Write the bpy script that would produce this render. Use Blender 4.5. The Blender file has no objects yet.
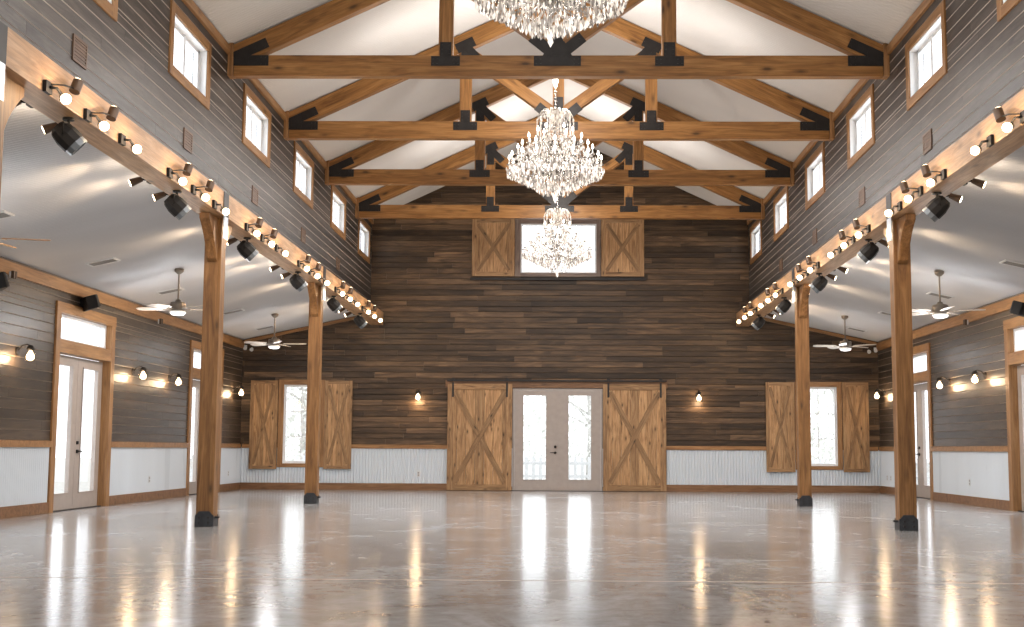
import bpy, math, random
from math import sin, cos, pi, radians as R, sqrt, atan2, tan
from mathutils import Vector as V, Matrix as M
random.seed(7)
SC = bpy.context.scene
COL = SC.collection
YB, YF = 29.31, -2.0            # back wall, open front end
XA, XN, XBEAM = 7.28, 4.36, 4.05
ZEAVE, ZHEAD, ZBEAM = 6.22, 4.06, 3.76
PITCH = .467
def zc(x): return ZEAVE + .03 + PITCH * (XN - abs(x))          # main ceiling
def za(x): return 3.43 + .215 * (7.3 - abs(x))                # aisle ceiling

# ------------------------------------------------------------------ mesh builder
class MB:
    def __init__(s): s.v = []; s.f = []; s.gc = []; s.t = []; s.sm = []
    def add(s, vs, fs, tone=.5, gc=None, smooth=False):
        b = len(s.v); s.v += [tuple(p) for p in vs]
        s.t += [tone] * len(vs) if not isinstance(tone, (list, tuple)) else list(tone)
        if gc is None: gc = [tuple(p) for p in vs]
        s.gc += gc
        s.f += [tuple(b + i for i in f) for f in fs]; s.sm += [smooth] * len(fs)
        return s
    def box(s, x0, x1, y0, y1, z0, z1, tone=.5, mat=None, axis=None, jit=True):
        lo = (x0, y0, z0); hi = (x1, y1, z1)
        d = [hi[i] - lo[i] for i in range(3)]
        ax = d.index(max(d)) if axis is None else axis
        ot = [i for i in range(3) if i != ax]
        o = [random.uniform(0, 40) for _ in range(3)] if jit else [0, 0, 0]
        vs = []; gc = []
        for i in range(8):
            p = [hi[k] if (i >> k) & 1 else lo[k] for k in range(3)]
            gc.append((p[ax] + o[0], p[ot[0]] + o[1], p[ot[1]] + o[2]))
            vs.append(mat @ V(p) if mat else V(p))
        fs = [(0, 2, 3, 1), (4, 5, 7, 6), (0, 1, 5, 4), (2, 6, 7, 3), (0, 4, 6, 2), (1, 3, 7, 5)]
        return s.add(vs, fs, tone, gc)
    def bar(s, a, b, w, h, up=(0, 0, 1), tone=.5):
        """board from a to b: w across, h along UP"""
        a = V(a); b = V(b); x = (b - a).normalized(); y = V(up).cross(x).normalized(); z = x.cross(y)
        m = M((x, y, z)).transposed().to_4x4(); m.translation = a
        return s.box(0, (b - a).length, -w / 2, w / 2, -h / 2, h / 2, tone, m, axis=0)
    def prism(s, poly, y0, y1, plane='xz', tone=.5):
        n = len(poly)
        def mk(p, d): return {'xz': (p[0], d, p[1]), 'yz': (d, p[0], p[1]), 'xy': (p[0], p[1], d)}[plane]
        vs = [mk(p, y0) for p in poly] + [mk(p, y1) for p in poly]
        fs = [tuple(range(n)), tuple(range(2 * n - 1, n - 1, -1))]
        fs += [(i, i + n, (i + 1) % n + n, (i + 1) % n) for i in range(n)]
        gc = [(p[2], p[0], p[1]) for p in vs]
        return s.add(vs, fs, tone, gc)
    def frame_at(s, a, b):
        x = (V(b) - V(a)).normalized(); u = V((0, 0, 1)) if abs(x.z) < .9 else V((1, 0, 0))
        y = u.cross(x).normalized(); return x, y, x.cross(y)
    def cone(s, a, b, r0, r1, n=12, caps=True, smooth=True, tone=.5):
        x, y, z = s.frame_at(a, b); vs = []
        for p, r in ((V(a), r0), (V(b), r1)):
            vs += [p + y * (r * cos(2 * pi * i / n)) + z * (r * sin(2 * pi * i / n)) for i in range(n)]
        s.add(vs, [(i, (i + 1) % n, (i + 1) % n + n, i + n) for i in range(n)], tone, smooth=smooth)
        if caps:
            s.add(vs[:n], [tuple(range(n - 1, -1, -1))], tone); s.add(vs[n:], [tuple(range(n))], tone)
        return s
    def tube(s, pts, r, n=8, smooth=True, tone=.5):
        pts = [V(p) for p in pts]; rs = r if isinstance(r, (list, tuple)) else [r] * len(pts); vs = []
        for k, p in enumerate(pts):
            a = pts[max(k - 1, 0)]; b = pts[min(k + 1, len(pts) - 1)]
            x, y, z = s.frame_at(a, b)
            vs += [p + y * (rs[k] * cos(2 * pi * i / n)) + z * (rs[k] * sin(2 * pi * i / n)) for i in range(n)]
        fs = []
        for k in range(len(pts) - 1):
            fs += [(k * n + i, k * n + (i + 1) % n, (k + 1) * n + (i + 1) % n, (k + 1) * n + i) for i in range(n)]
        fs += [tuple(range(n - 1, -1, -1)), tuple((len(pts) - 1) * n + i for i in range(n))]
        return s.add(vs, fs, tone, smooth=smooth)
    def lathe(s, prof, c=(0, 0, 0), n=16, axis=(0, 0, 1), smooth=True, tone=.5):
        c = V(c); ax = V(axis).normalized(); x, y, z = s.frame_at(c, c + ax); vs = []
        for r, h in prof:
            vs += [c + x * h + y * (r * cos(2 * pi * i / n)) + z * (r * sin(2 * pi * i / n)) for i in range(n)]
        fs = []
        for k in range(len(prof) - 1):
            fs += [(k * n + i, k * n + (i + 1) % n, (k + 1) * n + (i + 1) % n, (k + 1) * n + i) for i in range(n)]
        return s.add(vs, fs, tone, smooth=smooth)
    def ball(s, c, r, n=10, m=6, sz=1, tone=.5):
        return s.lathe([(max(r * sin(pi * i / m), 1e-4), -r * sz * cos(pi * i / m)) for i in range(m + 1)], c, n, tone=tone)
    def drop(s, c, r, h, tone=.5):
        """cut crystal: a long faceted drop hanging from its upper tip"""
        c = V(c); a = random.uniform(0, pi)
        vs = [c, c - V((0, 0, h))] + [c + V((r * cos(a + k * pi / 2), r * sin(a + k * pi / 2), -h * .68)) for k in range(4)]
        fs = [(0, 2 + k, 2 + (k + 1) % 4) for k in range(4)] + [(1, 2 + (k + 1) % 4, 2 + k) for k in range(4)]
        return s.add(vs, fs, tone)
    def build(s, name, mat, parent=None, kind=None, label=None, bevel=0):
        me = bpy.data.meshes.new(name); me.from_pydata(s.v, [], s.f); me.update()
        a = me.attributes.new('gc', 'FLOAT_VECTOR', 'POINT'); a.data.foreach_set('vector', [c for p in s.gc for c in p])
        a = me.attributes.new('tone', 'FLOAT', 'POINT'); a.data.foreach_set('value', s.t)
        me.polygons.foreach_set('use_smooth', s.sm)
        me.materials.append(mat)
        o = bpy.data.objects.new(name, me); COL.objects.link(o)
        if parent: o.parent = parent
        if kind: o['kind'] = kind
        if label: o['label'] = label
        if bevel:
            b = o.modifiers.new('edge', 'BEVEL'); b.width = bevel; b.segments = 2; b.limit_method = 'ANGLE'
        return o

def tag(o, label=None, cat=None, group=None, kind=None):
    for k, x in (('label', label), ('category', cat), ('group', group), ('kind', kind)):
        if x: o[k] = x
    return o
def empty(name, loc=(0, 0, 0), rz=0, label=None, cat=None, group=None, kind=None):
    o = bpy.data.objects.new(name, None); COL.objects.link(o); o.location = loc; o.rotation_euler = (0, 0, rz)
    o.empty_display_size = .1
    return tag(o, label, cat, group, kind)
def copy_tree(o, parent=None):
    c = o.copy(); COL.objects.link(c); c.parent = parent
    for ch in list(KIDS.get(o.name, [])) or [x for x in bpy.data.objects if x.parent == o]:
        copy_tree(ch, c)
    return c
KIDS = {}
def dup(root, loc, label=None, group=None):
    c = copy_tree(root); c.location = loc
    if label: c['label'] = label
    if group: c['group'] = group
    return c

# ------------------------------------------------------------------ materials
def new_mat(name):
    m = bpy.data.materials.new(name); m.use_nodes = True
    nt = m.node_tree; nt.nodes.clear()
    out = nt.nodes.new('ShaderNodeOutputMaterial'); b = nt.nodes.new('ShaderNodeBsdfPrincipled')
    nt.links.new(b.outputs[0], out.inputs[0])
    return m, nt, b, out
def N(nt, t, **kw):
    n = nt.nodes.new(t)
    for k, v in kw.items():
        if k.startswith('i_'):
            key = k[2:]; n.inputs[int(key) if key.isdigit() else key].default_value = v
        else: setattr(n, k, v)
    return n
def ramp(nt, fac, stops, interp='LINEAR'):
    r = nt.nodes.new('ShaderNodeValToRGB'); cr = r.color_ramp; cr.interpolation = interp
    while len(cr.elements) < len(stops): cr.elements.new(.5)
    for e, (p, c) in zip(cr.elements, stops): e.position = p; e.color = (*c, 1) if len(c) == 3 else c
    nt.links.new(fac, r.inputs[0]); return r.outputs[0]
def mix(nt, a, b, fac, mode='MIX'):
    m = nt.nodes.new('ShaderNodeMix'); m.data_type = 'RGBA'; m.blend_type = mode
    for i, x in ((6, a), (7, b), (0, fac)):
        if hasattr(x, 'links'): nt.links.new(x, m.inputs[i])
        else: m.inputs[i].default_value = x if i == 0 else (*x, 1)
    return m.outputs[2]
def mathn(nt, op, a, b=None, c=None):
    m = nt.nodes.new('ShaderNodeMath'); m.operation = op
    for i, x in enumerate((a, b, c)):
        if x is None: continue
        if hasattr(x, 'links'): nt.links.new(x, m.inputs[i])
        else: m.inputs[i].default_value = x
    return m.outputs[0]
def plain(name, col, rough=.5, metal=0, emit=None, estr=0, spec=.5, noise=0, coat=0):
    m, nt, b, _ = new_mat(name)
    b.inputs['Base Color'].default_value = (*col, 1); b.inputs['Roughness'].default_value = rough
    b.inputs['Metallic'].default_value = metal; b.inputs['Specular IOR Level'].default_value = spec
    b.inputs['Coat Weight'].default_value = coat
    if emit: b.inputs['Emission Color'].default_value = (*emit, 1); b.inputs['Emission Strength'].default_value = estr
    if noise:
        tc = N(nt, 'ShaderNodeTexCoord'); nz = N(nt, 'ShaderNodeTexNoise', i_Scale=9, i_Detail=5)
        nt.links.new(tc.outputs['Object'], nz.inputs['Vector'])
        d = tuple(c * (1 - noise) for c in col); l = tuple(min(1, c * (1 + noise)) for c in col)
        nt.links.new(ramp(nt, nz.outputs[0], [(.3, d), (.7, l)]), b.inputs['Base Color'])
    return m
def wood(name, dark, mid, light, rough=.5, knots=.6, spec=.4, scale=1, tone_amt=.5, edge=None, coat=0, bump=.25, sat_var=0):
    m, nt, b, _ = new_mat(name); L = nt.links.new
    at = N(nt, 'ShaderNodeAttribute', attribute_name='gc'); tn = N(nt, 'ShaderNodeAttribute', attribute_name='tone')
    oi = N(nt, 'ShaderNodeObjectInfo')
    off = N(nt, 'ShaderNodeVectorMath', operation='ADD'); rs = mathn(nt, 'MULTIPLY', oi.outputs['Random'], 37.)
    L(at.outputs['Vector'], off.inputs[0]); L(rs, off.inputs[1])
    mp = N(nt, 'ShaderNodeMapping'); mp.inputs['Scale'].default_value = (.7 * scale, 7 * scale, 7 * scale); L(off.outputs[0], mp.inputs[0])
    n1 = N(nt, 'ShaderNodeTexNoise', i_Scale=1.6, i_Detail=6, i_Roughness=.6, i_Distortion=1.2); L(mp.outputs[0], n1.inputs['Vector'])
    mp2 = N(nt, 'ShaderNodeMapping'); mp2.inputs['Scale'].default_value = (1.3 * scale, 42 * scale, 42 * scale); L(off.outputs[0], mp2.inputs[0])
    n2 = N(nt, 'ShaderNodeTexNoise', i_Scale=1.5, i_Detail=4, i_Roughness=.7, i_Distortion=.4); L(mp2.outputs[0], n2.inputs['Vector'])
    c1 = ramp(nt, n1.outputs[0], [(.28, dark), (.5, mid), (.72, light)])
    g = ramp(nt, n2.outputs[0], [(.3, (.62, .58, .55)), (.62, (1.08, 1.06, 1.04))])
    c2 = mix(nt, c1, g, .8, 'MULTIPLY')
    # knots
    mp3 = N(nt, 'ShaderNodeMapping'); mp3.inputs['Scale'].default_value = (1.5 * scale, 4.2 * scale, 4.2 * scale); L(off.outputs[0], mp3.inputs[0])
    vo = N(nt, 'ShaderNodeTexVoronoi', i_Scale=1.3); L(mp3.outputs[0], vo.inputs['Vector'])
    kf = ramp(nt, vo.outputs['Distance'], [(.06, (1, 1, 1)), (.15, (.35, .35, .35)), (.26, (0, 0, 0))])
    kf2 = mathn(nt, 'MULTIPLY', kf, knots)
    c3 = mix(nt, c2, tuple(x * .28 for x in dark), kf2)
    tf = mathn(nt, 'MULTIPLY_ADD', tn.outputs['Fac'], 2 * tone_amt, 1 - tone_amt)
    cx = N(nt, 'ShaderNodeCombineColor')
    for i in range(3): L(tf, cx.inputs[i])
    c4 = mix(nt, c3, cx.outputs[0], 1., 'MULTIPLY')
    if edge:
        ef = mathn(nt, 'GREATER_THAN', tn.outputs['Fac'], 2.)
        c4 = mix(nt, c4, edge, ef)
    L(c4, b.inputs['Base Color'])
    b.inputs['Specular IOR Level'].default_value = spec; b.inputs['Coat Weight'].default_value = coat
    b.inputs['Coat Roughness'].default_value = .3
    rr = mathn(nt, 'MULTIPLY_ADD', n2.outputs[0], .25, rough - .12); L(rr, b.inputs['Roughness'])
    bp = N(nt, 'ShaderNodeBump', i_Strength=bump, i_Distance=.004); L(n2.outputs[0], bp.inputs['Height']); L(bp.outputs[0], b.inputs['Normal'])
    return m

W_TRUSS = wood('stained_truss_pine', (.165, .070, .018), (.31, .145, .040), (.44, .225, .075), .5, .85)
W_POST = wood('stained_post_pine', (.130, .057, .016), (.245, .117, .037), (.355, .185, .069), .5, .85)
W_HEAD = wood('pale_header_pine', (.25, .135, .06), (.41, .245, .125), (.53, .34, .20), .5, .8, tone_amt=.4)
W_TRIM = wood('trim_pine', (.22, .105, .036), (.34, .178, .070), (.44, .25, .115), .45, .5)
W_BARN = wood('knotty_barn_pine', (.17, .09, .038), (.39, .228, .108), (.53, .342, .178), .55, .95, scale=1.6, tone_amt=.5)
W_SIDE = wood('grey_stained_siding', (.024, .020, .018), (.056, .048, .043), (.115, .10, .09), .40, .3, spec=.45, tone_amt=.5, edge=(.44, .39, .35))  # edge: pale lower chamfers, grazing sheen put into the colour
W_AISLE = wood('brown_stained_siding', (.026, .019, .013), (.055, .040, .028), (.105, .078, .056), .38, .3, spec=.42, tone_amt=.5, edge=(.40, .32, .25))  # edge: painted sheen line along the underside of each board
W_BACK = wood('weathered_back_boards', (.036, .024, .015), (.092, .058, .034), (.19, .12, .066), .45, .35, spec=.3, tone_amt=.65)
W_BASE = wood('baseboard_pine', (.15, .07, .03), (.235, .12, .055), (.31, .17, .085), .45, .6)
W_VENT = wood('brown_vent_wood', (.09, .055, .035), (.16, .10, .065), (.23, .15, .10), .5, .2)
STEEL = plain('blackened_steel', (.022, .019, .018), .5, .4, noise=.3)
BOOT = plain('dark_boot_steel', (.045, .046, .05), .45, .6, noise=.3)
STRAP = plain('galvanised_strap', (.42, .46, .52), .3, .85, noise=.15)
BRONZE = plain('bronze_fixture', (.09, .06, .042), .42, .5, noise=.2)
BLACK = plain('black_fixture', (.012, .011, .011), .6, 0, spec=.25, noise=.3)
NICKEL = plain('brushed_nickel', (.22, .19, .16), .35, .85, noise=.15)
LENS = plain('grey_lens', (.13, .15, .17), .35, .2, noise=.15)
WHITE = plain('white_vinyl', (.80, .81, .82), .35, noise=.03)
DOORC = plain('taupe_door_paint', (.40, .345, .31), .42, noise=.05)
BLADE = plain('pale_fan_blade', (.52, .46, .40), .4, noise=.1)
BLADEB = plain('brown_fan_blade', (.30, .17, .08), .4, noise=.2)
FROST = plain('frosted_fan_glass', (.85, .85, .83), .4, emit=(1, .97, .92), estr=.35, noise=.02)
VENT = plain('grey_vent', (.24, .235, .23), .5, noise=.1)
PLATEW = plain('white_cover_plate', (.62, .64, .66), .4, noise=.03)
BULB = plain('glowing_bulb', (1, .9, .75), .4, emit=(1, .78, .50), estr=9, noise=.01)
CANDLEB = plain('candle_flame_bulb', (1, .93, .85), .4, emit=(1, .90, .78), estr=9, noise=.01)
CHROME = plain('chandelier_silver', (.55, .52, .48), .25, .9, noise=.05)
CANDLE = plain('candle_sleeve', (.85, .80, .72), .5, noise=.03)

def metal_white(name, col, rough=.35):
    m, nt, b, _ = new_mat(name); L = nt.links.new
    tc = N(nt, 'ShaderNodeTexCoord'); mp = N(nt, 'ShaderNodeMapping'); mp.inputs['Scale'].default_value = (.25, 1.1, .25)
    L(tc.outputs['Object'], mp.inputs[0])
    nz = N(nt, 'ShaderNodeTexNoise', i_Scale=1.2, i_Detail=3); L(mp.outputs[0], nz.inputs['Vector'])
    L(ramp(nt, nz.outputs[0], [(.3, tuple(c * .93 for c in col)), (.7, col)]), b.inputs['Base Color'])
    L(mathn(nt, 'MULTIPLY_ADD', nz.outputs[0], .2, rough - .1), b.inputs['Roughness'])
    b.inputs['Specular IOR Level'].default_value = .5
    return m
CEIL = metal_white('white_corrugated_ceiling', (.60, .575, .55), .4)
CEILA = metal_white('white_aisle_ceiling', (.60, .60, .61), .48)
WAINS = metal_white('white_corrugated_wainscot', (.68, .745, .81), .3)

def glass_mat(name, tint=(1, 1, 1), gloss=.08):
    m, nt, b, out = new_mat(name); L = nt.links.new; nt.nodes.remove(b)
    t = N(nt, 'ShaderNodeBsdfTransparent'); t.inputs[0].default_value = (*tint, 1)
    g = N(nt, 'ShaderNodeBsdfGlossy'); g.inputs['Roughness'].default_value = .02
    lw = N(nt, 'ShaderNodeLayerWeight', i_Blend=.5)
    fr = mathn(nt, 'MULTIPLY_ADD', mathn(nt, 'POWER', lw.outputs['Facing'], 4.), .45, .05)
    mx = N(nt, 'ShaderNodeMixShader'); L(fr, mx.inputs[0]); L(t.outputs[0], mx.inputs[1]); L(g.outputs[0], mx.inputs[2])
    L(mx.outputs[0], out.inputs[0]); return m
GLASS = glass_mat('window_glass')
JAR = glass_mat('clear_jar_glass', (1, .96, .9))
def crystal_mat():
    m, nt, b, out = new_mat('cut_crystal'); L = nt.links.new
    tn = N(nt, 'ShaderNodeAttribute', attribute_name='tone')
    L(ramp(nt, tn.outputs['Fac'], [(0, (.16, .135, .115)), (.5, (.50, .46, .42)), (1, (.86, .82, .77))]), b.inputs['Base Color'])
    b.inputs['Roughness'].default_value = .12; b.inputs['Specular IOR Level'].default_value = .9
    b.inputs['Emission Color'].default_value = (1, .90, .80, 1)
    L(mathn(nt, 'MULTIPLY', mathn(nt, 'POWER', tn.outputs['Fac'], 2.), .55), b.inputs['Emission Strength'])  # added glow on paler drops, standing in for scattered bulb light
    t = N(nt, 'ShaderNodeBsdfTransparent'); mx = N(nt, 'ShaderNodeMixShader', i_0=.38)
    L(b.outputs[0], mx.inputs[1]); L(t.outputs[0], mx.inputs[2]); L(mx.outputs[0], out.inputs[0]); return m
CRYSTAL = crystal_mat()
def floor_mat():
    m, nt, b, _ = new_mat('polished_concrete'); L = nt.links.new
    tc = N(nt, 'ShaderNodeTexCoord')
    mp = N(nt, 'ShaderNodeMapping'); mp.inputs['Scale'].default_value = (.8, .55, 1); L(tc.outputs['Object'], mp.inputs[0])
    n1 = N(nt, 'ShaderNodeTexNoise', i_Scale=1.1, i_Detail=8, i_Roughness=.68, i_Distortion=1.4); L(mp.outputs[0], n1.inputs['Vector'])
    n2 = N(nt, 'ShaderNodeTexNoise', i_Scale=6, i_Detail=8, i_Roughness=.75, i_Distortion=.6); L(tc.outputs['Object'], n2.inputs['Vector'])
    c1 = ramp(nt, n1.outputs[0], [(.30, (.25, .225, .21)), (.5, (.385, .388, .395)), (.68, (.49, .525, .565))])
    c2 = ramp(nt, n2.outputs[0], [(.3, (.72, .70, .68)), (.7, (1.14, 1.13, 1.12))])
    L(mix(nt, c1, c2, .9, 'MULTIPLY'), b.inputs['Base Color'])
    L(mathn(nt, 'MULTIPLY_ADD', n2.outputs[0], .08, .12), b.inputs['Roughness'])
    b.inputs['Specular IOR Level'].default_value = .62
    bp = N(nt, 'ShaderNodeBump', i_Strength=.02, i_Distance=.01)
    n3 = N(nt, 'ShaderNodeTexNoise', i_Scale=1.2, i_Detail=2); L(tc.outputs['Object'], n3.inputs['Vector'])
    L(n3.outputs[0], bp.inputs['Height']); L(bp.outputs[0], b.inputs['Normal']); return m
FLOORM = floor_mat()

# ------------------------------------------------------------------ walls with openings
def cells(rect, holes):
    """subtract axis-aligned holes from rect (u0,u1,z0,z1)"""
    out = [rect]
    for h in holes:
        nx = []
        for (a, b, c, d) in out:
            if h[0] >= b or h[1] <= a or h[2] >= d or h[3] <= c: nx.append((a, b, c, d)); continue
            if c < h[2]: nx.append((a, b, c, h[2]))
            if d > h[3]: nx.append((a, b, h[3], d))
            c2, d2 = max(c, h[2]), min(d, h[3])
            if a < h[0]: nx.append((a, h[0], c2, d2))
            if b > h[1]: nx.append((h[1], b, c2, d2))
        out = nx
    return [r for r in out if r[1] - r[0] > .01 and r[3] - r[2] > .004]
def boards(mb, place, u0, u1, z0, z1, pitch, holes, lmin, lmax, tonef, limit=None, edge=False):
    """horizontal boards; place(u,d,z) -> world point, d = how far a face stands off the wall"""
    z = z0
    while z < z1 - .01:
        zt = min(z + pitch, z1)
        a0, a1 = (u0, u1) if limit is None else limit(z)
        u = a0 - random.uniform(0, lmax * .8)
        while u < a1:
            ln = random.uniform(lmin, lmax); ua, ub = max(u, a0), min(u + ln, a1); u += ln
            if ub - ua < .02: continue
            tone = tonef(); o = [random.uniform(0, 40) for _ in range(3)]
            for (p, q, r, s) in cells((ua + .0015, ub - .0015, z + .0025, zt - .0015), holes):
                ch = .007; d = .018
                prof = [(0, r), (d - ch, r), (d, r + ch), (d, s - ch * .4), (d - ch * .4, s), (0, s)]
                vs = []; gc = []
                for uu in (p, q):
                    for (dd, zz) in prof: vs.append(place(uu, dd, zz)); gc.append((uu + o[0], zz + o[1], dd + o[2]))
                n = len(prof)
                body = [(k, k + n, k + n + 1, k + 1) for k in range(2, n - 1)] + [(0, 1, 2, 3, 4, 5), (11, 10, 9, 8, 7, 6)]
                mb.add(vs, body, tone, gc)
                mb.add([vs[0], vs[1], vs[2], vs[n], vs[n + 1], vs[n + 2]], [(0, 3, 4, 1), (1, 4, 5, 2)], 3. if edge else tone * .8, [gc[0], gc[1], gc[2], gc[n], gc[n + 1], gc[n + 2]])  # lower chamfer; edge boards get the painted sheen colour here
        z = zt
def slab(mb, place, rects, d0, d1, tone=.5):
    for (a, b, c, d) in rects:
        vs = [place(u, dd, z) for dd in (d0, d1) for u in (a, b) for z in (c, d)]
        mb.add(vs, [(0, 1, 3, 2), (4, 6, 7, 5), (0, 4, 5, 1), (2, 3, 7, 6), (0, 2, 6, 4), (1, 5, 7, 3)], tone)
def corrugated(mb, place, rects, pitch=.0677, amp=.014, d0=.0155, k=6):
    for (a, b, c, d) in rects:
        n = max(2, int((b - a) / pitch * k)); vs = []
        for i in range(n + 1):
            u = a + (b - a) * i / n; dd = d0 + amp * sin(2 * pi * u / pitch)
            vs += [place(u, dd, c), place(u, dd, d)]
        mb.add(vs, [(2 * i, 2 * i + 2, 2 * i + 3, 2 * i + 1) for i in range(n)], smooth=True)
def structure(mb, name, mat, parent=None): return mb.build(name, mat, parent, 'structure')

DOORY = [19.62, 26.36]                      # side doors, both walls
CLER = [11.45, 14.785, 18.11, 21.46, 24.86, 28.15]
CLH = [(y - .70, y + .70, 5.255, 5.865) for y in CLER]
sd_hole = [(y - 1.075, y + 1.075, -.1, 2.93) for y in DOORY]

# floor
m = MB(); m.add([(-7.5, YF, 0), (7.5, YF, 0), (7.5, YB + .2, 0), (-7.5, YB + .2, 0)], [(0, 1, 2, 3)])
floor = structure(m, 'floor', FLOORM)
m = MB(); m.box(-XA, XA, 9.435, 9.450, -.01, .0012)
structure(m, 'control_joint', plain('joint_filler', (.50, .41, .34), .5, noise=.1), floor)
m = MB(); m.box(-XA, XA, 9.450, 9.456, -.01, .0010)
structure(m, 'joint_dark_edge', plain('joint_edge', (.13, .09, .07), .6, noise=.1), floor)  # thin dark line along the far side of the joint filler

# ceilings (corrugated along the slope)
def ceiling(name, xa, xb, zf, mat):
    m = MB(); pitch = .0677; n = int((YB + .1 - YF) / pitch * 6); vs = []
    for i in range(n + 1):
        y = YF + (YB + .1 - YF) * i / n; d = .015 * sin(2 * pi * y / pitch)
        vs += [(xa, y, zf(xa) + d), (xb, y, zf(xb) + d)]
    m.add(vs, [(2 * i, 2 * i + 1, 2 * i + 3, 2 * i + 2) for i in range(n)], smooth=True)
    # outer roof skin keeps daylight out
    m.add([(xa, YF, zf(xa) + .12), (xb, YF, zf(xb) + .12), (xb, YB + .2, zf(xb) + .12), (xa, YB + .2, zf(xa) + .12)], [(0, 1, 2, 3)])
    return structure(m, name, mat)
ceiling('ceiling_nave_left', -XN - .12, 0, zc, CEIL); ceiling('ceiling_nave_right', 0, XN + .12, zc, CEIL)
ceiling('ceiling_aisle_left', -XA - .2, -XN + .005, za, CEILA); ceiling('ceiling_aisle_right', XN - .005, XA + .2, za, CEILA)

# upper side walls of the nave, lower side walls of the aisles
for s, nm in ((-1, 'left'), (1, 'right')):
    pl = lambda u, d, z, s=s: (s * (XN + .018 - d), u, z)
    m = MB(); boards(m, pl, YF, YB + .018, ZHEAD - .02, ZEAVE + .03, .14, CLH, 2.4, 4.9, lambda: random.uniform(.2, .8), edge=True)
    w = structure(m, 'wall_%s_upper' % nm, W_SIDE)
    m = MB(); slab(m, pl, cells((YF, YB + .17, ZHEAD - .02, ZEAVE + .1), CLH), -.16, -.001)
    structure(m, 'wall_backing', plain('wall_core_%s_upper' % nm, (.06, .05, .045), .7, noise=.2), w)
    pa = lambda u, d, z, s=s: (s * (XA + .018 - d), u, z)
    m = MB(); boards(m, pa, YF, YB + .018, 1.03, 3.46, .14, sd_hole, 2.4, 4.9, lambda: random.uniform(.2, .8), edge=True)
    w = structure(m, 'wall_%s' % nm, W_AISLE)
    m = MB(); slab(m, pa, cells((YF, YB + .17, 0, 3.5), sd_hole), -.16, -.001)
    structure(m, 'wall_backing', plain('wall_core_%s' % nm, (.06, .05, .045), .7, noise=.2), w)
    m = MB(); corrugated(m, pa, cells((YF, YB + .018, .10, .96), sd_hole)); structure(m, 'wainscot_panel', WAINS, w)
    cut = [(y - 1.22, y + 1.22, -1, 4) for y in DOORY]
    m = MB(); slab(m, pa, cells((YF, YB - .03, .94, 1.033), cut), .018, .05); structure(m, 'trim_%d' % (1 if s < 0 else 2), W_TRIM)
    m = MB(); slab(m, pa, cells((YF, YB - .03, .002, .158), cut), .018, .045); structure(m, 'baseboard_%s' % nm, W_BASE)
    m = MB()
    for y0 in range(-2, 29, 4): m.box(*sorted((s * (XA), s * (XA - .045))), y0, min(y0 + 4, YB - .03), 3.215, 3.385)
    structure(m, 'trim_%d' % (3 if s < 0 else 4), W_TRIM)
    m = MB()
    for y0 in range(-2, 29, 4): m.box(*sorted((s * (XN), s * (XN - .04))), y0, min(y0 + 4, YB - .03), ZEAVE - .105, ZEAVE + .005)
    structure(m, 'trim_%d' % (5 if s < 0 else 6), W_TRIM)

# back wall
bh = [(-1.06, .99, -.1, 2.325), (-6.33, -5.45, .58, 2.41), (5.45, 6.36, .58, 2.41), (-.93, .85, 4.98, 6.15)]
pb = lambda u, d, z: (u, YB - d + .018, z)
def lim(z):
    zz = z + .13
    if zz < 3.43: x = XA
    elif zz < 4.05: x = min(XA, 7.3 - (z - 3.45) / .215)
    elif zz < 6.3: x = XN
    else: x = max(.05, XN - (z - ZEAVE - .03) / PITCH)
    return (-x, x)
def btone():
    r = random.random()
    return random.uniform(.05, .38) if r < .5 else random.uniform(.38, .7) if r < .85 else random.uniform(.7, 1.05)
m = MB(); boards(m, pb, -XA, XA, 1.03, 8.3, .127, bh, .7, 3.4, btone, lim)
wback = structure(m, 'wall_back', W_BACK)
m = MB()
slab(m, pb, cells((-XA, XA, 0, 3.44), bh), -.16, -.002); slab(m, pb, cells((-XN - .1, XN + .1, 3.44, 6.22), bh), -.16, -.002)
m.prism([(-XA, 3.44), (-XN - .1, 3.44), (-XN - .1, 4.07)], YB + .02, YB + .17); m.prism([(XA, 3.44), (XN + .1, 4.07), (XN + .1, 3.44)], YB + .02, YB + .17)
m.prism([(-XN - .1, 6.22), (XN + .1, 6.22), (0, 8.34)], YB + .02, YB + .17)
structure(m, 'wall_backing', plain('wall_core_back', (.035, .025, .018), .7, noise=.2), wback)
m = MB(); corrugated(m, pb, cells((-XA, XA, .10, .96), bh)); structure(m, 'wainscot_panel', WAINS, wback)
bcut = [(-1.12, 1.05, -1, 3), (-6.43, -5.35, .3, 3), (5.35, 6.45, .3, 3)]
m = MB(); slab(m, pb, cells((-XA + .05, XA - .05, .94, 1.033), bcut), .018, .05); structure(m, 'trim_7', W_TRIM)
m = MB(); slab(m, pb, cells((-XA + .03, XA - .03, .002, .158), bcut), .018, .045); structure(m, 'baseboard_back', W_BASE)
# rake trim where the aisle ceilings meet the back wall
for s, n in ((-1, 8), (1, 9)):
    m = MB(); m.bar((s * (XN + .02), YB - .03, za(XN) - .06), (s * (XA - .05), YB - .03, za(XA) - .06), .03, .07); structure(m, 'trim_%d' % n, W_TRIM)

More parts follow.
